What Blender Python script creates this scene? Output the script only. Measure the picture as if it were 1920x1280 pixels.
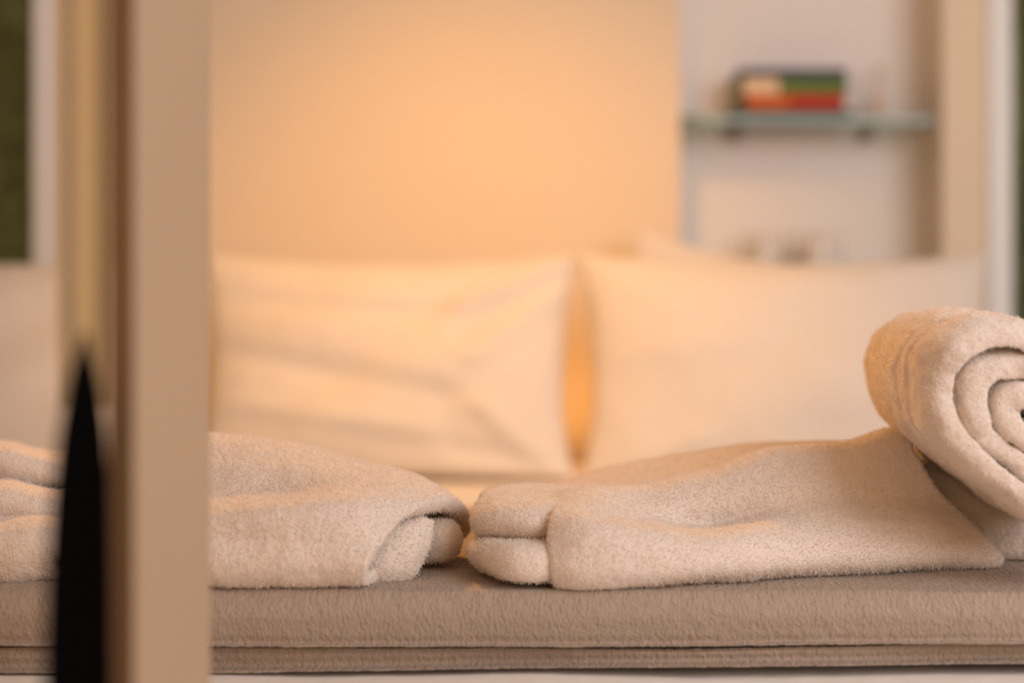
import bpy, math, random
import numpy as np
from mathutils import Vector
random.seed(7); rng = np.random.default_rng(7)
for o in list(bpy.data.objects): bpy.data.objects.remove(o)
SC = bpy.context.scene; C = SC.collection
# ------------------------------------------------------------------ camera
F = 1920 * 50 / 36.0            # focal length in pixels
ZC = 0.782                      # camera height: a hand above the mattress (top at 0.55)
cam = bpy.data.cameras.new('camera'); co = bpy.data.objects.new('camera', cam); C.objects.link(co)
co.location = (0, 0, ZC); co.rotation_euler = (math.pi/2, 0, 0)
cam.lens = 50; cam.sensor_width = 36; cam.clip_start = 0.02
cam.dof.use_dof = True; cam.dof.focus_distance = 1.06; cam.dof.aperture_fstop = 2.0
SC.camera = co
# ------------------------------------------------------------------ world, lamps, exposure
w = bpy.data.worlds.new('world'); SC.world = w; w.use_nodes = True
w.node_tree.nodes['Background'].inputs[0].default_value = (1.0, 0.56, 0.28, 1)
w.node_tree.nodes['Background'].inputs[1].default_value = 0.85
def lamp(name, kind, loc, target, energy, color, size=1, size_y=None, **kw):
    l = bpy.data.lights.new(name, kind); o = bpy.data.objects.new(name, l); C.objects.link(o)
    o.location = loc; o.rotation_euler = (Vector(target)-Vector(loc)).to_track_quat('-Z', 'Y').to_euler()
    l.energy = energy; l.color = color
    if kind == 'AREA':
        l.size = size
        if size_y: l.shape = 'RECTANGLE'; l.size_y = size_y
    else: l.shadow_soft_size = size
    for k, v in kw.items(): setattr(l, k, v)
    return o
lamp('reading_lamp_light', 'SPOT', (-0.12, 1.55, ZC+1.15), (-0.06, 2.62, ZC-0.08), 58, (1, 0.46, 0.10), 0.10, spot_size=1.20, spot_blend=1.0)
lamp('bedside_lamp_light', 'SPOT', (-0.30, 2.0, ZC+0.62), (0.05, 1.10, ZC-0.15), 45, (1, 0.42, 0.07), 0.04, spot_size=1.5, spot_blend=0.8)
lamp('pillow_gap_fill', 'POINT', (0.115, 2.62, 0.66), (0, 0, 0), 0.30, (1, 0.42, 0.12), 0.02)  # added warm fill behind the pillows to brighten their gap, no fixture
lamp('window_daylight', 'AREA', (1.45, -0.15, ZC+0.75), (0.50, 1.7, ZC+0.02), 28.5, (0.98, 0.96, 0.97), 1.4, 1.4)
SC.view_settings.view_transform = 'Standard'; SC.view_settings.look = 'None'
SC.view_settings.gamma = 1; SC.view_settings.use_curve_mapping = False
SC.view_settings.exposure = 0.0
# ------------------------------------------------------------------ helpers
def P(px, py, d):               # a point at depth d metres
    return ((px-960)/F*d, d, ZC-(py-640)/F*d)
def X(px, d): return (px-960)/F*d
def tag(o, label=None, cat=None, group=None, kind=None):
    if label: o['label'] = label
    if cat: o['category'] = cat
    if group: o['group'] = group
    if kind: o['kind'] = kind
    return o
def empty(name, loc, label, cat, group=None):
    o = bpy.data.objects.new(name, None); C.objects.link(o); o.location = loc; o.empty_display_size = .05
    return tag(o, label, cat, group)
def link(name, V, Fc, m, parent=None, smooth=True):
    V = np.asarray(V, dtype=np.float64)
    if parent is not None: V = V - np.array(parent.location)
    me = bpy.data.meshes.new(name); me.from_pydata(V.tolist(), [], [list(map(int, f)) for f in Fc])
    me.materials.append(m); me.polygons.foreach_set('use_smooth', [smooth]*len(me.polygons)); me.update()
    o = bpy.data.objects.new(name, me); C.objects.link(o)
    if parent is not None: o.parent = parent
    return o
def boxes(name, bs, m, parent=None, bevel=0.0):
    V = []; Fc = []
    for (x0, x1, y0, y1, z0, z1) in bs:
        b = len(V); V += [(x, y, z) for x in (x0, x1) for y in (y0, y1) for z in (z0, z1)]
        Fc += [tuple(b+i for i in f) for f in ((0,1,3,2),(4,6,7,5),(0,4,5,1),(2,3,7,6),(0,2,6,4),(1,5,7,3))]
    o = link(name, V, Fc, m, parent, False)
    if bevel:
        md = o.modifiers.new('bevel', 'BEVEL'); md.width = bevel; md.segments = 3; md.limit_method = 'ANGLE'
    return o
def crom(a, n, axis):           # Catmull-Rom resample along an axis
    a = np.moveaxis(np.asarray(a, float), axis, 0); k = len(a)
    p = np.concatenate([2*a[:1]-a[1:2], a, 2*a[-1:]-a[-2:-1]])
    t = np.linspace(0, k-1, n); i = np.minimum(t.astype(int), k-2); f = (t-i).reshape(-1, *([1]*(a.ndim-1)))
    p0, p1, p2, p3 = p[i], p[i+1], p[i+2], p[i+3]
    r = .5*((2*p1)+(-p0+p2)*f+(2*p0-5*p1+4*p2-p3)*f**2+(-p0+3*p1-3*p2+p3)*f**3)
    return np.moveaxis(r, 0, axis)
def even(g, n, axis):           # resample so the spacing along the axis is even on average
    g = crom(g, n*3, axis); g = np.moveaxis(g, axis, 0)
    L = np.linalg.norm(np.diff(g, axis=0), axis=2).mean(axis=1); s = np.concatenate([[0], np.cumsum(L)])
    q = np.linspace(0, s[-1], n); i = np.clip(np.searchsorted(s, q)-1, 0, len(s)-2)
    f = ((q-s[i])/(s[i+1]-s[i])).reshape(-1, 1, 1)
    return np.moveaxis(g[i]*(1-f)+g[i+1]*f, 0, axis)
def sheet_geo(g, t, step):
    g = np.asarray(g, float)
    Lu = np.linalg.norm(np.diff(g, axis=0), axis=2).sum(0).max(); Lv = np.linalg.norm(np.diff(g, axis=1), axis=2).sum(1).max()
    nu, nv = int(Lu/step)+4, int(Lv/step)+4
    g = even(even(g, nu, 0), nv, 1)
    du = np.gradient(g, axis=0); dv = np.gradient(g, axis=1)
    n = np.cross(du, dv); n /= np.linalg.norm(n, axis=2, keepdims=True)+1e-12
    su = np.concatenate([[0], np.cumsum(np.linalg.norm(np.diff(g, axis=0), axis=2).mean(1))])
    sv = np.concatenate([[0], np.cumsum(np.linalg.norm(np.diff(g, axis=1), axis=2).mean(0))])
    e = np.minimum(np.minimum(su, su[-1]-su)[:, None], np.minimum(sv, sv[-1]-sv)[None, :])
    r = t/2; h = r*np.sqrt(np.clip(1-(1-np.clip(e/r, 0, 1))**2, 0, 1))
    top = g+n*h[..., None]; bot = g-n*h[..., None]
    idx = np.arange(nu*nv).reshape(nu, nv); V = np.concatenate([top.reshape(-1, 3), bot.reshape(-1, 3)])
    ib = idx+nu*nv; edge = np.zeros((nu, nv), bool); edge[0] = edge[-1] = True; edge[:, 0] = edge[:, -1] = True
    ib = np.where(edge, idx, ib)
    q = lambda a: np.stack([a[:-1, :-1], a[1:, :-1], a[1:, 1:], a[:-1, 1:]], -1).reshape(-1, 4)
    Fc = np.concatenate([q(idx), q(ib)[:, ::-1]])
    used = np.unique(Fc); mp = -np.ones(len(V), int); mp[used] = np.arange(len(used))
    return V[used], mp[Fc]
def outward(V, Fc):             # faces of a closed mesh turned outward
    T = []
    for f in Fc:
        for k in range(1, len(f)-1): T.append((f[0], f[k], f[k+1]))
    T = np.array(T); vol = np.einsum('ij,ij->i', V[T[:, 0]], np.cross(V[T[:, 1]], V[T[:, 2]])).sum()
    return Fc if vol > 0 else [list(f)[::-1] for f in Fc]
def clouds(o, scale, strength, depth=2):
    t = bpy.data.textures.new('clouds', 'CLOUDS'); t.noise_scale = scale; t.noise_depth = depth
    m = o.modifiers.new('clouds', 'DISPLACE'); m.texture = t; m.strength = strength; m.mid_level = .5; m.texture_coords = 'GLOBAL'
def pile(o, count, length, mi=1, rough=.0012):
    m = o.modifiers.new('pile', 'PARTICLE_SYSTEM'); s = m.particle_system.settings
    s.type = 'HAIR'; s.count = count; s.hair_length = length; s.hair_step = 3; s.render_step = 2
    s.use_advanced_hair = True; s.brownian_factor = 0.0; s.factor_random = length*.35
    s.root_radius = .16*1; s.tip_radius = .09; s.radius_scale = .0016; s.material = mi
    s.use_even_distribution = True; s.emit_from = 'FACE'; s.distribution = 'RAND'
    return s
# ------------------------------------------------------------------ materials
def mat(name, col, rough=.8, var=None, vscale=20, bumps=(), metallic=0, sheen=0, spec=.3, trans=0, ior=1.45, coords='Object', translucent=0):
    m = bpy.data.materials.new(name); m.use_nodes = True; nt = m.node_tree; N = nt.nodes; L = nt.links
    b = N['Principled BSDF']; b.inputs['Base Color'].default_value = (*col, 1); b.inputs['Roughness'].default_value = rough
    b.inputs['Metallic'].default_value = metallic; b.inputs['Sheen Weight'].default_value = sheen
    b.inputs['Specular IOR Level'].default_value = spec; b.inputs['Transmission Weight'].default_value = trans; b.inputs['IOR'].default_value = ior
    tc = N.new('ShaderNodeTexCoord')
    if var:
        n = N.new('ShaderNodeTexNoise'); n.inputs['Scale'].default_value = vscale; n.inputs['Detail'].default_value = 4
        r = N.new('ShaderNodeMix'); r.data_type = 'RGBA'; r.inputs[6].default_value = (*col, 1); r.inputs[7].default_value = (*var, 1)
        L.new(tc.outputs[coords], n.inputs['Vector']); L.new(n.outputs['Fac'], r.inputs[0]); L.new(r.outputs[2], b.inputs['Base Color'])
    last = None
    for (kind, sc, st, dist) in bumps:
        if kind == 'noise': n = N.new('ShaderNodeTexNoise'); n.inputs['Detail'].default_value = 3
        else: n = N.new('ShaderNodeTexVoronoi')
        mp = N.new('ShaderNodeMapping')
        n.inputs['Scale'].default_value = 1
        mp.inputs['Scale'].default_value = sc if isinstance(sc, tuple) else (sc, sc, sc)
        L.new(tc.outputs[coords], mp.inputs[0]); L.new(mp.outputs[0], n.inputs['Vector'])
        bp = N.new('ShaderNodeBump'); bp.inputs['Strength'].default_value = st; bp.inputs['Distance'].default_value = dist
        L.new(n.outputs[0], bp.inputs['Height'])
        if last: L.new(last.outputs[0], bp.inputs['Normal'])
        last = bp
    if last: L.new(last.outputs[0], b.inputs['Normal'])
    return m
M = {}
M['wall'] = mat('wall_paint', (.82, .71, .57), .75, var=(.80, .69, .55), vscale=3, bumps=[('noise', 60, .1, .002)])
M['niche'] = mat('niche_paint', (.90, .88, .89), .75, bumps=[('noise', 60, .1, .002)])
M['ceiling'] = mat('ceiling_paint', (.8, .78, .74), .8, bumps=[('noise', 60, .1, .002)])
M['floor'] = mat('floor_wood', (.30, .20, .12), .5, var=(.22, .14, .08), vscale=8)
M['white'] = mat('window_paint', (.84, .88, .92), .4, bumps=[('noise', 40, .05, .001)])
M['glass'] = mat('pane_glass', (.97, 1, .98), .0, trans=1, ior=1.02, spec=.2)
M['shelfglass'] = mat('shelf_glass', (.50, .66, .56), .03, trans=.75, ior=1.5, spec=.5)
M['tumbler'] = mat('tumbler_glass', (1, .99, .98), .02, trans=1, ior=1.06, spec=.3)
M['terry'] = mat('terry_cotton', (.76, .68, .62), .95, sheen=.3, spec=.1, bumps=[('vor', 520, .6, .0008), ('noise', 900, .5, .0006)])
M['terryhair'] = mat('terry_loops', (.80, .73, .67), .9, spec=.1)
M['pillow'] = mat('pillow_cotton', (.76, .71, .66), .8, sheen=.2, spec=.2, bumps=[('noise', 300, .1, .0005)])
M['sheet'] = mat('sheet_cotton', (.88, .85, .82), .8, spec=.2, bumps=[('noise', 25, .3, .006), ('noise', 300, .1, .0005)])
M['throw'] = mat('crinkled_cotton', (.44, .36, .30), .95, var=(.36, .29, .24), vscale=130, spec=.1, sheen=.1,
                 bumps=[('noise', (420, 120, 230), .8, .0028), ('noise', (900, 400, 700), .6, .001)])
M['bedwood'] = mat('bed_wood', (.35, .22, .13), .5, var=(.28, .17, .1), vscale=12)
M['mattress'] = mat('mattress_ticking', (.75, .73, .7), .8, bumps=[('noise', 40, .1, .002)])
M['post'] = mat('panel_laminate', (.50, .375, .26), .6, bumps=[('noise', 300, .05, .0003)])
M['brown'] = mat('shaded_edge', (.20, .115, .055), .6, var=(.15, .085, .04), vscale=5)  # end face of the panel: its shade is put into this dark colour
M['pale_strip'] = mat('pale_translucent', (.85, .76, .62), .9, bumps=[('noise', 300, .1, .0005)])
nt = M['pale_strip'].node_tree; bs_ = nt.nodes['Principled BSDF']; tr_ = nt.nodes.new('ShaderNodeBsdfTranslucent'); mx_ = nt.nodes.new('ShaderNodeMixShader')
tr_.inputs[0].default_value = (.74, .86, .98, 1); mx_.inputs[0].default_value = .6; nt.links.new(bs_.outputs[0], mx_.inputs[1]); nt.links.new(tr_.outputs[0], mx_.inputs[2])
nt.links.new(mx_.outputs[0], nt.nodes['Material Output'].inputs[0])
M['black_shape'] = mat('matte_black', (.003, .003, .003), 1.0, spec=0, bumps=[('noise', 400, .3, .001)])
M['knob'] = mat('brown_knob', (.25, .14, .05), .4)
M['leaf'] = mat('hedge_leaves', (.19, .25, .16), .8, var=(.26, .34, .22), vscale=6)
M['chrome'] = mat('brushed_metal', (.30, .26, .22), .45)
def simple(n, c): M[n] = mat(n, c, .6, bumps=[('noise', 90, .05, .0005)])
for n, c in (('navy_cover', (.03, .035, .11)), ('green_cover', (.13, .20, .05)), ('red_cover', (.50, .03, .015)), ('teal_cover', (.03, .16, .14)),
             ('orange_cover', (.62, .13, .02)), ('cream_label', (.80, .62, .42)), ('paper', (.72, .58, .48)), ('wax', (.9, .88, .85)), ('amber', (.72, .52, .34)), ('soil', (.1, .09, .06))): simple(n, c)
# ------------------------------------------------------------------ the room
DW = 2.75; DN = 2.91; HT = ZC+1.75; WT = .30
nx0, nx1 = X(1275, DW), X(1768, DW)
wr0, wl1 = X(1850, DW), X(110, DW)
RX = 2.3; sill = ZC-.10
def S(name, bs, m, **k): return tag(boxes(name, bs, m, **k), kind='structure')
wz1 = ZC+1.35
S('wall_back', [(-RX, wl1-1.0, DW, DW+WT, 0, HT), (wl1-1.0, wl1, DW, DW+WT, 0, sill), (wl1-1.0, wl1, DW, DW+WT, wz1, HT),
                (wl1, nx0, DW, DW+WT, 0, HT), (nx0, nx1, DW, DN, 0, ZC-.12), (nx0, nx1, DW, DN, ZC+1.2, HT),
                (nx1, wr0, DW, DW+WT, 0, HT), (wr0, wr0+1.0, DW, DW+WT, 0, sill), (wr0, wr0+1.0, DW, DW+WT, wz1, HT),
                (wr0+1.0, RX, DW, DW+WT, 0, HT)], M['wall'])
S('wall_niche', [(nx0, nx1, DN, DW+WT, 0, HT)], M['niche'])
S('wall_left', [(-RX-.1, -RX, -1.5, DW+WT, 0, HT)], M['wall'])
S('wall_right', [(RX, RX+.1, -1.5, DW+WT, 0, HT)], M['wall'])
S('ceiling', [(-RX-.1, RX+.1, -1.5, DW+WT, HT, HT+.1)], M['ceiling'])
S('floor', [(-RX-.1, RX+.1, -1.5, DW+WT, -.1, 0)], M['floor'])
S('baseboard_back', [(-RX, RX, DW-.015, DW, 0, .1)], M['white'])
def window(name, a, b):
    f = .047
    e = bpy.data.objects.new(name, None); C.objects.link(e); e.location = ((a+b)/2, DW, sill); e['kind'] = 'structure'
    y0, y1 = DW-.012, DW+.10
    boxes('window_frame', [(a, a+f, y0, y1, sill, wz1), (b-f, b, y0, y1, sill, wz1), (a+f, b-f, y0, y1, sill, sill+.06), (a+f, b-f, y0, y1, wz1-.06, wz1)], M['white'], e, .004)
    boxes('window_pane', [(a+f, b-f, DW+.05, DW+.054, sill+.06, wz1-.06)], M['glass'], e)
window('window_1', wl1-1.0, wl1); window('window_2', wr0, wr0+1.0)
# hedges outside, each grown as one lumpy leafy mass of small leaves over a core
def hedge(x0, x1, label):
    y0, y1, z0, z1 = DW+1.5, DW+2.1, 0.0, ZC+2.2
    n = 9000; V = []; Fc = []
    q = rng.random((n, 3)); cx = x0+(x1-x0)*q[:, 0]; cz = z0+(z1-z0)*q[:, 1]
    cy = y0+.06*np.sin(cx*7)*np.cos(cz*6)+.14*q[:, 2]
    for i in range(n):
        a, b_ = rng.normal(size=3), rng.normal(size=3); a /= np.linalg.norm(a); b_ -= a*a.dot(b_); b_ /= np.linalg.norm(b_)
        c = np.array([cx[i], cy[i], cz[i]]); s = .035
        k = len(V); V += [c-a*s, c+b_*s*.45, c+a*s, c-b_*s*.45]; Fc.append((k, k+1, k+2, k+3))
    k = len(V)
    V += [np.array((x, y, z)) for x in (x0, x1) for y in (y0+.12, y1) for z in (z0, z1)]
    Fc += [tuple(k+i for i in f) for f in ((0,1,3,2),(4,6,7,5),(0,4,5,1),(2,3,7,6),(0,2,6,4),(1,5,7,3))]
    return tag(link('hedge', V, Fc, M['leaf'], None, False), label, 'hedge')
hedge(-3.4, -.3, 'dark green hedge seen through the window at the left edge')
hedge(.5, 3.4, 'dark green hedge seen through the window at the right edge')
S('ground_outside', [(-4, 4, DW+WT, DW+3, -.1, 0)], M['soil'])
# ------------------------------------------------------------------ glass shelves in the niche and what stands on them
def shelf(zt, label):
    e = empty('glass_shelf', ((nx0+nx1)/2, DN, zt), label, 'shelf', None)
    boxes('shelf_pane', [(nx0+.002, nx1-.012, DW+.008, DN-.001, zt-.014, zt)], M['shelfglass'], e, .001)
    for px in (1375, 1618):
        x = X(px, DN)
        boxes('bracket', [(x-.009, x+.009, DN-.05, DN-.001, zt-.028, zt-.0145)], M['chrome'], e, .002)
    return e
ZS = ZC+(640-218)/F*(DW+.01)
shelf(ZS, 'green-edged glass shelf in the wall niche carrying a stack of books')
ZL = ZC+.122
shelf(ZL, 'lower glass shelf in the wall niche carrying two tumblers')
def book(px0, px1, z0, z1, cov, label, d0=DW+.022, dep=.125, patch=None, rz=0):
    x0, x1 = X(px0, d0), X(px1, d0); e = empty('book', ((x0+x1)/2, d0+dep/2, z0), label, 'book', 'books stacked flat on the glass shelf')
    c = min(.003, (z1-z0)*.22)
    boxes('cover', [(x0, x1, d0, d0+dep, z0, z0+c), (x0, x1, d0, d0+dep, z1-c, z1), (x0, x1, d0, d0+c, z0+c, z1-c)], M[cov], e, .0008)
    boxes('pages', [(x0+.004, x1-.004, d0+c, d0+dep-.004, z0+c, z1-c)], M['paper'], e)
    for (a, b, m, n) in (patch or []):
        boxes(n, [(X(a, d0), X(b, d0), d0-.0012, d0-.00005, z0+c*.4, z1-c*.4)], M[m], e)
    e.rotation_euler.z = rz
    return e
u = (DW+.02)/F
z = ZS
book(1366, 1600, z, z+14*u, 'teal_cover', 'wide teal book lying lowest in the stack on the shelf')
z += 14*u+.0004
book(1400, 1584, z, z+28*u, 'red_cover', 'red book with an orange spine end, lying on the teal book', patch=[(1402, 1480, 'orange_cover', 'spine_label')])
z += 28*u+.0004
book(1390, 1590, z, z+32*u, 'green_cover', 'olive green book with a cream label on the left of its spine', patch=[(1394, 1460, 'cream_label', 'spine_label')])
z += 32*u+.0004
book(1386, 1588, z, z+16*u, 'navy_cover', 'dark navy book lying topmost in the stack on the shelf')
def lathe(prof, n=40):
    V = []; Fc = []
    for (r, zz) in prof:
        for k in range(n):
            a = 2*math.pi*k/n; V.append((r*math.cos(a), r*math.sin(a), zz))
    for i in range(len(prof)-1):
        for k in range(n):
            k2 = (k+1) % n; Fc.append((i*n+k, i*n+k2, (i+1)*n+k2, (i+1)*n+k))
    Fc.append(tuple(range(n))[::-1]); Fc.append(tuple((len(prof)-1)*n+k for k in range(n)))
    return V, Fc
def at(name, VF, loc, m, parent=None):
    return link(name, np.array(VF[0])+np.array(loc), VF[1], m, parent)
for px, rr, lab in ((1434, .043, 'clear glass tumbler with a white candle, left of the pair in the niche'), (1534, .046, 'clear glass tumbler with a white candle, right of the pair in the niche')):
    x = X(px, 2.84); e = empty('tumbler', (x, 2.84, ZL), lab, 'glass', 'tumblers on the lower shelf')
    h = .094
    at('glass_body', lathe([(rr*.8, 0), (rr*.9, .004), (rr, .02), (rr, h-.012), (rr*.93, h), (rr*.93-.002, h), (rr-.003, h-.014), (rr-.003, .02), (rr*.8, .008), (.001, .008)]), (x, 2.84, ZL+.0005), M['tumbler'], e)
    at('candle', lathe([(rr*.6, .0), (rr*.70, .004), (rr*.72, .058), (rr*.62, .068), (.002, .070)]), (x, 2.84, ZL+.0095), M['wax'], e)
x = X(1648, 2.84)
tag(at('reed_bottle', lathe([(.012, 0), (.014, .004), (.0135, .04), (.010, .055), (.006, .064), (.006, .09), (.0075, .094), (.0075, .112), (.002, .116)]), (x, 2.84, ZS+.0005), M['paper']),
    'slender pale beige bottle standing on the glass shelf right of the books', 'bottle')
# ------------------------------------------------------------------ bed
bx0, bx1, by0, by1 = -1.42, 1.05, .80, 2.70
bed = empty('bed', ((bx0+bx1)/2, (by0+by1)/2, 0), 'wide low bed with a pale mattress under the white sheet', 'bed')
boxes('bed_frame', [(bx0-.02, bx1+.02, by0-.02, by1+.02, .20, .32)], M['bedwood'], bed, .01)
boxes('mattress', [(bx0, bx1, by0, by1, .32, .540)], M['mattress'], bed, .03)
for sx in (bx0+.06, bx1-.06):
    for sy in (by0+.06, by1-.06):
        boxes('leg', [(sx-.04, sx+.04, sy-.04, sy+.04, 0, .2)], M['bedwood'], bed, .004)
# sheet: draped over the mattress
rows = []
prof = [(by0-.012, .36), (by0-.013, .45), (by0-.010, .515), (by0+.004, .541), (by0+.03, .547), (by0+.25, .547), (1.3, .547), (2.0, .547), (2.6, .547), (by1-.004, .545)]
xs = np.linspace(bx0-.005, bx1+.005, 14)
g = np.array([[(xx, yy, zz) for xx in xs] for (yy, zz) in prof])
V, Fc = sheet_geo(g, .006, .011)
o = tag(link('bed_sheet', V, Fc, M['sheet']), 'white cotton sheet covering the mattress under the grey-beige throw', 'sheet')
clouds(o, .12, .004)
# ------------------------------------------------------------------ pillows
def pillow(pxl, pxr, topy, d, tilt, label, T=.20, H=.50, creases=(), rz=0, group='pillows along the head of the bed', roll=0, lift=0, ztop=None, seed=0):
    zs = .5525
    Xl, Xr = X(pxl, d), X(pxr, d); W = Xr-Xl
    n, m_ = 150, 120
    U, Vv = np.meshgrid(np.linspace(-1, 1, n), np.linspace(-1, 1, m_), indexing='ij')
    # denser near the rim
    U = np.sin(U*math.pi/2)*.6+U*.4; Vv = np.sin(Vv*math.pi/2)*.6+Vv*.4
    xx = W/2*U*(1-.075*np.cos(Vv*math.pi/2)); yy = H/2*Vv*(1-.11*np.cos(U*math.pi/2)**.8)
    env = np.clip((1-U**4)*(1-Vv**4), 0, 1)
    th = T/2*np.clip((1-U**2)*(1-Vv**2), 0, 1)**.45
    dsp = np.zeros_like(xx)
    for (u0, v0, u1, v1, wd, amp) in creases:
        du, dv = u1-u0, v1-v0; L2 = du*du+dv*dv
        t = ((U-u0)*du+(Vv-v0)*dv)/L2; dist = np.abs((U-u0)*dv-(Vv-v0)*du)/math.sqrt(L2)
        tt = np.clip(t, 0, 1); dd = np.hypot(U-u0-tt*du, Vv-v0-tt*dv)
        dsp += amp*np.exp(-(dd/wd)**2)
    dsp *= env**.5
    rgt = random.Random(seed)
    for k in range(7):          # slack waves
        a = rgt.uniform(-.7, .7); f = rgt.uniform(3, 8); ph = rgt.uniform(0, 6)
        dsp += .0022*np.sin(f*(U*math.sin(a)*1.3+Vv*math.cos(a))+ph+1.2*np.sin(2*U+ph))*env
    ct, st = math.cos(tilt), math.sin(tilt)
    def place(sgn):
        off = sgn*(th)-(dsp if sgn < 0 else 0)   # front is -y
        y = d+T/2*.6+off
        z = yy+H/2*.89
        Y = d+ (y-d)*ct + z*st; Z = z*ct - (y-d)*st
        return np.stack([xx, Y, Z], -1)
    fr, bk = place(-1), place(1)
    for a in (fr, bk):
        # sags onto the sheet: soft flattening instead of sinking in
        a[..., 2] = np.where(a[..., 2] < .03, .03*np.exp((a[..., 2]-.03)/.03)*.95+.0015, a[..., 2])
    idx = np.arange(n*m_).reshape(n, m_); ib = idx+n*m_
    edge = np.zeros((n, m_), bool); edge[0] = edge[-1] = True; edge[:, 0] = edge[:, -1] = True
    ib = np.where(edge, idx, ib)
    V = np.concatenate([fr.reshape(-1, 3), bk.reshape(-1, 3)])
    q = lambda a: np.stack([a[:-1, :-1], a[1:, :-1], a[1:, 1:], a[:-1, 1:]], -1).reshape(-1, 4)
    Fc = np.concatenate([q(idx), q(ib)[:, ::-1]])
    used = np.unique(Fc); mp = -np.ones(len(V), int); mp[used] = np.arange(len(used)); V = V[used]; Fc = mp[Fc]
    if roll:
        x_, z_ = V[:, 0].copy(), V[:, 2]-H/2
        V[:, 0] = x_*math.cos(roll)-z_*math.sin(roll); V[:, 2] = x_*math.sin(roll)+z_*math.cos(roll)+H/2
    V[:, 2] = np.maximum(V[:, 2], .0015-lift)
    c, s = math.cos(rz), math.sin(rz); x_, y_ = V[:, 0].copy(), V[:, 1]-d
    V[:, 0] = x_*c-y_*s+(Xl+Xr)/2; V[:, 1] = x_*s+y_*c+d; V[:, 2] += zs+lift
    o = tag(link('pillow', V, Fc, M['pillow']), label, 'pillow', group)
    clouds(o, .10, .008)
    return o
cr_left = [(1, .95, .40, .55, .07, .016), (.98, .80, .45, .30, .07, -.014), (.9, .6, .5, .1, .10, .012), (1, -.95, .55, -.35, .09, .014), (.95, -.8, .4, -.7, .09, -.010),
           (-1, .6, .2, .45, .10, -.010), (-1, .15, .3, -.25, .12, -.012), (-1, -.25, .2, -.55, .10, .012), (.2, .75, .8, .9, .05, .006)]
cr_right = [(-1, .92, -.6, .5, .10, .006), (-.95, -.9, -.5, -.6, .10, .008), (-1, .1, -.3, .2, .12, .005), (1, .9, .75, .4, .09, .008)]
pillow(352, 1085, 490, 2.30, .20, 'plump cream pillow right of the beige post, with creases fanning from its upper right corner', creases=cr_left, H=.425, seed=1)
pillow(1089, 1905, 490, 2.30, .20, 'smooth wide cream pillow at the right, in front of the niche', creases=cr_right, H=.425, seed=2)
pillow(-350, 345, 490, 2.32, .20, 'cream pillow at the left edge, half hidden by the beige post', creases=cr_right, H=.425, seed=3)
pillow(1160, 1550, 470, 2.60, .02, 'small pillow tilted behind the right pillow, one pale corner poking above it', creases=(), T=.10, H=.40, roll=-.18, lift=.034, seed=4)
# ------------------------------------------------------------------ throw folded across the foot of the bed
throw = empty('throw_blanket', (-.1, 1.25, .553), 'grey-beige crinkled cotton throw folded in layers across the bed', 'blanket')
def fold(name, ytop, ybot, fr, dback, seed):
    pxs = [-500, -100, 200, 400, 700, 1000, 1300, 1600, 1900, 2400]
    xs = [X(p, 1.0) for p in pxs]
    G = []
    r = random.Random(seed)
    for i, xx in enumerate(xs):
        zt = ZC-(np.interp(pxs[i], *ytop)-640)/F*fr; zb = ZC-(np.interp(pxs[i], *ybot)-640)/F*fr
        f = fr+r.uniform(-.003, .003); h = zt-zb; c = h/2
        row = [(dback, zb), (f+.25, zb), (f+c*.9, zb), (f+c*.30, zb+h*.05), (f+.002, zb+h*.30), (f, zb+h*.62), (f+c*.35, zt-h*.06), (f+c*1.1, zt), (f+.10, zt+.0008), (f+.25, zt), (dback, zt)]
        G.append([(xx, a, b) for a, b in row])
    g = np.array(G)
    g = even(even(g, 560, 0), 420, 1)
    # close the loop along the back and sides
    n, k = g.shape[:2]; idx = np.arange(n*k).reshape(n, k); V = g.reshape(-1, 3)
    Fc = np.stack([idx[:-1, :-1], idx[:-1, 1:], idx[1:, 1:], idx[1:, :-1]], -1).reshape(-1, 4).tolist()
    for i in range(n-1): Fc.append([idx[i, -1], idx[i, 0], idx[i+1, 0], idx[i+1, -1]])
    Fc.append(idx[0, :].tolist()[::-1]); Fc.append(idx[-1, :].tolist())
    o = link(name, V, Fc, M['throw'], throw)
    clouds(o, .06, .003); clouds(o, .005, .0013, 2)
    return o
TB = ([-500, 400, 1000, 1200, 1900, 2400], [1216, 1216, 1216, 1216, 1206, 1200]); BB = ([-500, 400, 1000, 1200, 1900, 2400], [1255, 1255, 1246, 1241, 1238, 1240])
TT = ([-500, 400, 1000, 1900, 2400], [1109, 1109, 1110, 1112, 1112]); BT = ([-500, 400, 1000, 1200, 1900, 2400], [1210, 1210, 1211, 1212, 1203, 1197])
fold('top_fold', TT, BT, .99, 1.50, 1)
fold('bottom_fold', TB, BB, .995, 1.48, 5)
ZT = -(1109-640)/F*.99          # top of the throw relative to the camera
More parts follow.
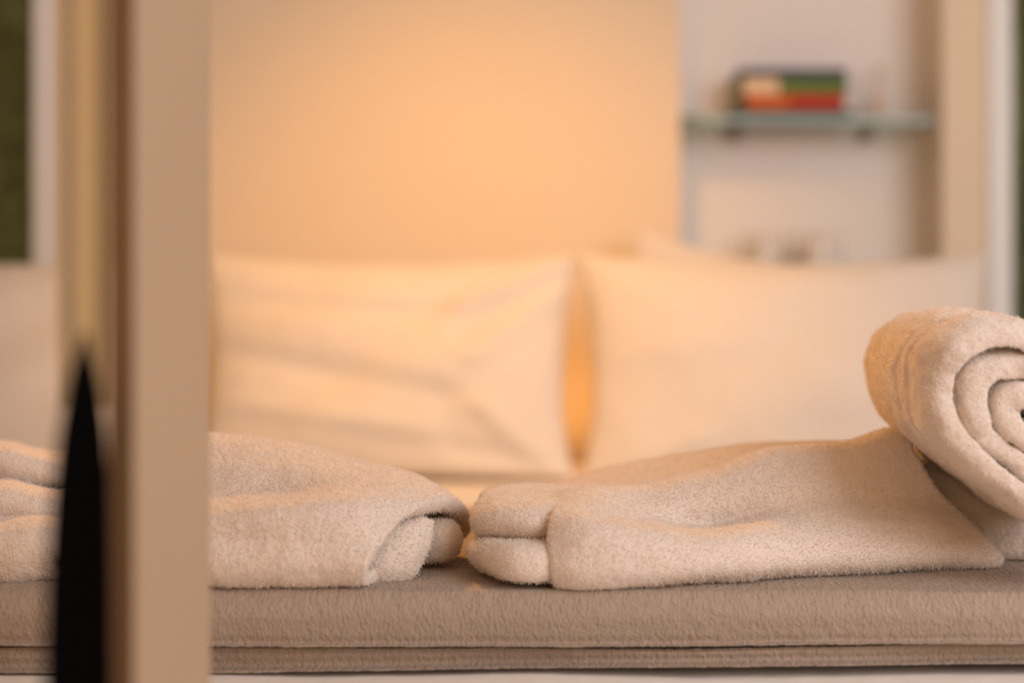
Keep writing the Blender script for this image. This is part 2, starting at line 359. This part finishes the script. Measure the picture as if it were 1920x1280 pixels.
# ------------------------------------------------------------------ towels
def towel(name, grids, label, group, hair=90000, thick=.011, step=.0016, root=None):
    V = []; Fc = []; n = 0
    for g, t in grids:
        a, f = sheet_geo(np.array(g), t, step); V.append(a); Fc.append(f+n); n += len(a)
    o = link(name, np.concatenate(V), np.concatenate(Fc), M['terry']); o.data.materials.append(M['terryhair'])
    tag(o, label, 'towel', group)
    clouds(o, .06, .006); clouds(o, .014, .0014, 1); clouds(o, .0032, .0012, 1)
    if hair: pile(o, int(hair*1.2), .0011, 2)
    return o
zb = ZT+.0065
def rowp(pxs, ys, ds):          # a row of points by outline and depth
    ds = ds if isinstance(ds, (list, tuple)) else [ds]*len(pxs); return [P(a, b, c) for a, b, c in zip(pxs, ys, ds)]
def rowz(pxs, z_, ds):
    ds = ds if isinstance(ds, (list, tuple)) else [ds]*len(pxs); z_ = z_ if isinstance(z_, (list, tuple)) else [z_]*len(pxs)
    return [(X(a, c), c, ZC+b) for a, b, c in zip(pxs, z_, ds)]
Lg = [rowz([290,400,520,620,690,740], zb, 1.09),
      rowz([290,400,520,600,660,715], zb-.001, 1.03),
      rowp([290,400,520,590,640,688], [1084,1085,1087,1087,1085,1080], 1.004),
      rowp([290,400,520,600,655,693], [1056,1056,1058,1058,1057,1054], .992),
      rowp([290,400,520,605,665,709], [1015,1015,1015,1018,1020,1030], [.998,.998,.996,.996,.998,1.006]),
      rowp([290,400,520,620,690,742], [972,970,962,955,960,984], [1.012,1.008,1.002,1.004,1.012,1.028]),
      rowp([290,400,520,640,730,795], [948,946,938,930,932,955], [1.06,1.06,1.055,1.045,1.045,1.052]),
      rowp([290,400,520,655,760,838], [870,870,880,895,915,946], [1.10,1.10,1.09,1.08,1.08,1.085]),
      rowp([290,400,530,660,775,868], [824,827,843,876,905,962], [1.14,1.14,1.14,1.13,1.12,1.12]),
      rowp([290,400,530,660,780,880], [840,845,862,890,925,988], [1.20,1.20,1.19,1.17,1.155,1.145]),
      rowp([290,400,530,660,770,865], [930,930,935,945,965,1010], [1.24,1.24,1.22,1.20,1.18,1.155]),
      rowz([290,400,530,660,760,840], zb+.004, [1.24,1.24,1.23,1.21,1.19,1.17])]
LA = [rowp([640,690,725,752], [1098,1098,1094,1086], [1.04,1.036,1.04,1.046]),
      rowp([640,700,745,780], [1062,1062,1064,1066], [1.04,1.028,1.034,1.05]),
      rowp([650,715,760,797], [1030,1026,1026,1030], [1.045,1.035,1.04,1.056]),
      rowp([665,735,775,804], [1000,998,996,1000], [1.055,1.045,1.05,1.06]),
      rowp([690,750,790,806], [985,982,978,982], [1.075,1.06,1.062,1.068])]
LB = [rowp([740,790,820,838], [1055,1052,1048,1042], [1.10,1.09,1.09,1.10]),
      rowp([740,795,830,856], [1035,1030,1028,1024], [1.10,1.085,1.085,1.10]),
      rowp([740,800,835,856], [1010,1005,1002,1002], [1.10,1.085,1.085,1.10]),
      rowp([740,800,825,842], [992,988,986,988], [1.12,1.10,1.10,1.11])]
towel('bath_towel', [(Lg, .012), (LA, .012), (LB, .014)], 'white terry towel bundled right of the beige post, its open end showing inner folds', None)
r1y = [1089,1088,1083,1074,1064,1055,1050,1047]
Rg = [rowz([1044,1110,1230,1380,1530,1680,1790,1870], zb, [1.09,1.09,1.10,1.12,1.15,1.17,1.19,1.20]),
      rowz([1042,1112,1230,1380,1530,1680,1795,1874], zb-.001, [1.025,1.025,1.032,1.052,1.075,1.10,1.115,1.125]),
      rowp([1034,1110,1230,1380,1530,1680,1800,1882], r1y, [449/(y-640) for y in r1y]),
      rowp([1028,1110,1230,1380,1530,1680,1800,1872], [1060,1062,1060,1055,1048,1042,1040,1042], [.994,.994,1.0,1.02,1.045,1.065,1.085,1.10]),
      rowp([1028,1110,1220,1350,1500,1640,1755,1835], [1005,1000,1006,1015,1000,998,1000,1000], [1.005,1.0,1.01,1.03,1.055,1.075,1.09,1.105]),
      rowp([1030,1110,1210,1340,1480,1610,1710,1780], [972,975,990,994,958,947,945,945], [1.02,1.02,1.055,1.085,1.085,1.10,1.11,1.12]),
      rowp([1036,1110,1200,1330,1460,1590,1680,1738], [955,950,952,935,905,890,888,890], [1.045,1.05,1.08,1.09,1.095,1.105,1.115,1.12]),
      rowp([1044,1110,1200,1330,1460,1580,1660,1700], [942,926,922,896,855,842,820,822], [1.08,1.09,1.11,1.115,1.12,1.125,1.13,1.13]),
      rowp([1046,1110,1200,1330,1460,1580,1660,1705], [942,932,922,898,865,855,842,850], [1.16,1.17,1.18,1.18,1.18,1.18,1.18,1.17]),
      rowp([1030,1100,1200,1320,1440,1560,1670,1710], [922,898,879,856,845,846,856,880], 1.28),
      rowp([1040,1100,1200,1320,1440,1560,1660,1700], [940,930,920,915,910,910,915,920], 1.34),
      rowz([1040,1100,1200,1320,1440,1560,1660,1700], zb, 1.34)]
for r_ in Rg[:8]: x_, y_, z_ = r_[0]; r_[0] = (x_+.001, y_+.008, z_)
RU = [rowp([1130,1060,1000,950,915,902], [1016,1014,1008,1002,996,985], [1.06,1.055,1.05,1.055,1.065,1.08]),   # upper lobe
      rowp([1130,1060,1000,945,910,898], [990,988,984,980,978,976], [1.045,1.035,1.03,1.035,1.05,1.075]),
      rowp([1130,1060,1000,945,912,900], [962,962,960,958,960,964], [1.05,1.045,1.04,1.045,1.06,1.08]),
      rowp([1130,1060,1000,950,920,906], [950,948,945,942,945,952], [1.09,1.08,1.075,1.08,1.09,1.10]),
      rowp([1130,1060,1000,955,925,912], [940,935,930,932,938,948], 1.15),
      rowp([1130,1060,1000,960,930,915], [930,925,925,930,940,950], 1.24)]
RL = [rowp([1130,1070,1020,975,940,922], [1065,1068,1074,1075,1061,1049], [1.036,1.028,1.014,1.012,1.045,1.075]),   # lower lobe
      rowp([1130,1070,1020,965,918,898], [1056,1058,1062,1062,1050,1042], [1.032,1.022,1.006,1.005,1.04,1.075]),
      rowp([1130,1070,1020,955,908,893], [1045,1045,1045,1041,1034,1031], [1.036,1.026,1.012,1.015,1.043,1.076]),
      rowp([1130,1070,1020,955,915,900], [1042,1038,1032,1026,1022,1024], [1.06,1.05,1.045,1.055,1.07,1.09]),
      rowp([1130,1070,1020,960,925,908], [1034,1030,1024,1020,1020,1024], 1.12)]
towel('bath_towel', [(Rg, .012), (RU, .016), (RL, .018)], 'white terry towel spread in folds at the centre, its left end two stacked folds', None, hair=170000)
R2 = [rowz([1800,1830,1900,2000,2150], zb, [1.17,1.16,1.15,1.14,1.14]),
      rowp([1820,1850,1900,2000,2150], [1028,1030,1035,1037,1037], [1.15,1.14,1.13,1.12,1.12]),
      rowp([1780,1820,1890,2000,2150], [960,975,1000,1022,1035], [1.16,1.15,1.14,1.13,1.13]),
      rowp([1722,1785,1870,2000,2150], [868,905,955,1000,1025], [1.17,1.165,1.16,1.15,1.15]),
      rowp([1710,1775,1860,2000,2150], [846,885,938,985,1015], 1.21),
      rowp([1710,1775,1860,2000,2150], [835,872,918,965,995], 1.30),
      rowz([1710,1775,1860,2000,2150], zb, 1.34)]
towel('bath_towel', [(R2, .013)], 'white terry towel lying beneath the rolled towel at the right edge', None, hair=50000)
# towel stack seen left of the post
def stack_layer(y0, y1, fr, back, pts, seed):
    pxs = [-260, -120, 0, 60, 120, 240]; r = random.Random(seed)
    zf = -(y1-640)/F*fr
    G = [rowz(pxs, zf+.001, fr+.06), rowz(pxs, zf, fr+.012), rowp(pxs, [y1-(y1-y0)*.35+q for q in pts], fr), rowp(pxs, [y1-(y1-y0)*.75+q for q in pts], fr+.004),
         rowp(pxs, [y0+q for q in pts], fr+.03), rowp(pxs, [y0+q for q in pts], fr+.07)]
    z_ = [(-(y0+q-640)/F*(fr+.07)) for q in pts]
    G += [rowz(pxs, z_, back-.03), rowz(pxs, [a-.01 for a in z_], back)]
    return G
SL = [(stack_layer(985, 1084, 1.03, 1.24, [-4,-4,0,-6,-4,4], 1), .012), (stack_layer(925, 975, 1.07, 1.26, [-10,-8,-12,0,8,16], 2), .012), (stack_layer(862, 900, 1.12, 1.28, [-8,-8,-14,-2,8,18], 3), .011)]
towel('bath_towel', SL, 'white terry towel folded in soft layers at the left edge of the photo', None, hair=60000)
# rolled towel
def roll():
    a_, b_ = .099, .0575; m_ = a_-b_; pitch = .0165; t = .0158; tilt = -math.radians(36)
    turns = (b_-.004)/pitch; n = 900
    ph = np.linspace(0, 2*math.pi*turns, n)
    rho = .004+pitch*ph/(2*math.pi)
    rho = rho*(1+.03*np.sin(2*ph+.6)+.07*np.sin(3*ph+2.2)*np.clip(1.1-rho/b_, 0, 1)+.05*np.sin(5*ph+.5)*np.clip(1.1-rho/b_, 0, 1))
    mm = m_*(.10+.90*rho/b_)
    px = rho*np.cos(ph)+mm*np.tanh(2.0*np.cos(ph)); pz = rho*np.sin(ph)*(1-.0*px)
    pz += .004*np.sin(px*60+1)*(1-rho/b_)*1.2
    ang0 = math.pi+.9
    px, pz = -px, pz
    X0 = px*math.cos(tilt)-pz*math.sin(tilt); Z0 = px*math.sin(tilt)+pz*math.cos(tilt)
    cpath = np.stack([X0, Z0], -1)
    L = np.concatenate([[0], np.cumsum(np.linalg.norm(np.diff(cpath, axis=0), axis=1))]); N = int(L[-1]/.0017)
    s = np.linspace(0, L[-1], N); cx = np.interp(s, L, X0); cz = np.interp(s, L, Z0)
    tx, tz = np.gradient(cx), np.gradient(cz); l = np.hypot(tx, tz); nxn, nzn = -tz/l, tx/l
    yn, yf = .985, 1.225; rr = t/2
    prof = []
    for k in range(7):
        q = math.pi/2*k/6; prof.append((rr*math.sin(q)**.7, yn+.0045-.0045*math.cos(q)))
    for y in np.arange(yn+.0065, yf-rr, .0018): prof.append((rr, y))
    for k in range(7):
        q = math.pi/2*(1-k/6); prof.append((rr*math.sin(q), yf-rr+rr*math.cos(q)))
    half = prof; prof = half+[(-a, b) for a, b in half[::-1]][1:-1]
    K = len(prof); aa = np.array([p[0] for p in prof]); yy = np.array([p[1] for p in prof])
    tuck = np.clip(np.minimum(s, L[-1]-s)/rr, 0, 1); tuck = np.sqrt(1-(1-tuck)**2)
    stag = .003*np.sin(s*19)+.003*np.sin(s*53+1)+.0012*np.sin(s*140)-.001*np.clip(1-s/L[-1]*1.2, 0, 1)
    stag = -stag
    band = np.interp(yy, [0, 1.018, 1.022, 1.034, 1.038, 1.05, 1.054, 1.066, 1.07, 9], [0, 0, -.0022, -.0022, 0, 0, -.0022, -.0022, 0, 0])
    fr = np.clip((yf-yy)/(yf-yn), 0, 1)
    A = aa[None, :]*tuck[:, None]*(1+.45*np.abs(np.interp(s, L, np.cos(ph)))**2*np.clip(1.15-s/L[-1], 0, 1))[:, None]+np.where(np.abs(aa) > .9*rr, np.sign(aa)*band, 0)[None, :]
    flare = 1-.10*np.clip((yy-1.10)/.12, 0, 1)**2-.13*np.clip((1.012-yy)/.027, 0, 1)**2
    VX = (cx[:, None]+nxn[:, None]*A)*flare[None]; VZ = (cz[:, None]+nzn[:, None]*A)*flare[None]
    VY = yy[None, :]+stag[:, None]*fr[None, :]
    CXn, CYn = 1960, 817
    cxw = X(CXn, .99)+.012*(1-fr); czw = ZC-(CYn-640)/F*.99+.012*(1-fr)
    V = np.stack([VX+cxw[None], VY, VZ+czw[None]], -1).reshape(-1, 3)
    idx = np.arange(N*K).reshape(N, K); i2 = np.roll(idx, -1, axis=1)
    Fc = np.stack([idx[:-1], i2[:-1], i2[1:], idx[1:]], -1).reshape(-1, 4).tolist()
    Fc.append(idx[0].tolist()[::-1]); Fc.append(idx[-1].tolist()); Fc = outward(V, Fc)
    o = link('rolled_towel', V, Fc, M['terry']); o.data.materials.append(M['terryhair'])
    tag(o, 'white terry towel rolled into a spiral, resting on folded towels at the right edge', 'towel')
    clouds(o, .03, .006); clouds(o, .010, .002, 1); clouds(o, .0032, .0012, 1)
    pile(o, 120000, .0010, 2)
    return o
roll()
# ------------------------------------------------------------------ foreground: panel, pale strip, black shape
xp = -.168
panel = empty('partition_panel', (xp-.006, .74, 0), 'tall beige panel standing upright in the left foreground', 'panel')
boxes('board', [(xp-.0105, xp, .635, .793, 0, HT-.002)], M['post'], panel, .0012)
tag(boxes('shade_strip', [(xp-.0112, xp-.0002, .630, .6345, 0, HT-.002)], M['brown'], panel, .0008), 'panel edge with its shade coloured dark brown')
# pale gathered strip just left of the panel, not identified
n = 90; zs_ = np.linspace(.75, HT-.01, 30)
g = np.array([[(xx, .70+.012*math.sin((xx+.2)*330), z_) for xx in np.linspace(X(118, .7), X(200, .7), n)] for z_ in zs_])
idx = np.arange(g.shape[0]*g.shape[1]).reshape(g.shape[:2]); V = g.reshape(-1, 3); Fc = np.stack([idx[:-1, :-1], idx[:-1, 1:], idx[1:, 1:], idx[1:, :-1]], -1).reshape(-1, 4)
tag(link('pale_strip', V, Fc, M['pale_strip']), 'narrow pale strip hanging in folds left of the beige panel', 'pale_strip')
# black shape, not identified: a tapered fall with a brown knob
d0 = .60; st = [(625, 158, 2), (660, 157, 5), (700, 156, 9), (760, 155, 13), (840, 154, 17), (960, 153, 20), (1100, 152, 22), (1240, 152, 23), (1400, 152, 25), (1800, 152, 29), (2600, 152, 33), (3500, 152, 35)]
ring = 40; V = []; Fc = []
sts = crom(np.array(st, float), 90, 0)
for (py, px, hw) in sts:
    cx_, cy_, cz_ = P(px, py, d0); r_ = hw/F*d0
    for k in range(ring):
        a = 2*math.pi*k/ring; wv = 1+.06*math.sin(5*a+py*.004)
        V.append((cx_+r_*wv*math.cos(a), cy_+.05*min(1, r_/.006)*wv*math.sin(a), cz_))
for i in range(len(sts)-1):
    for k in range(ring):
        k2 = (k+1) % ring; Fc.append((i*ring+k, i*ring+k2, (i+1)*ring+k2, (i+1)*ring+k))
Fc.append(tuple(range(ring))); Fc.append(tuple((len(sts)-1)*ring+k for k in range(ring))[::-1])
black_shape = empty('black_shape', (P(150, 640, d0)[0], d0, .3), 'slim black tapered shape in the left foreground with a brown knob', 'black_shape')
link('black_shape_body', V, Fc, M['black_shape'], black_shape)
bp = P(103, 1052, .63); prof = [(.001, 0), (.0032, .0004), (.0034, .0016), (.0028, .0024), (.001, .002)]
Vb, Fb = lathe(prof, 24); Vb = [(bp[0]+a*1.1, bp[1]-c, bp[2]+b*.8) for a, b, c in Vb]
link('knob', Vb, Fb, M['knob'], black_shape)
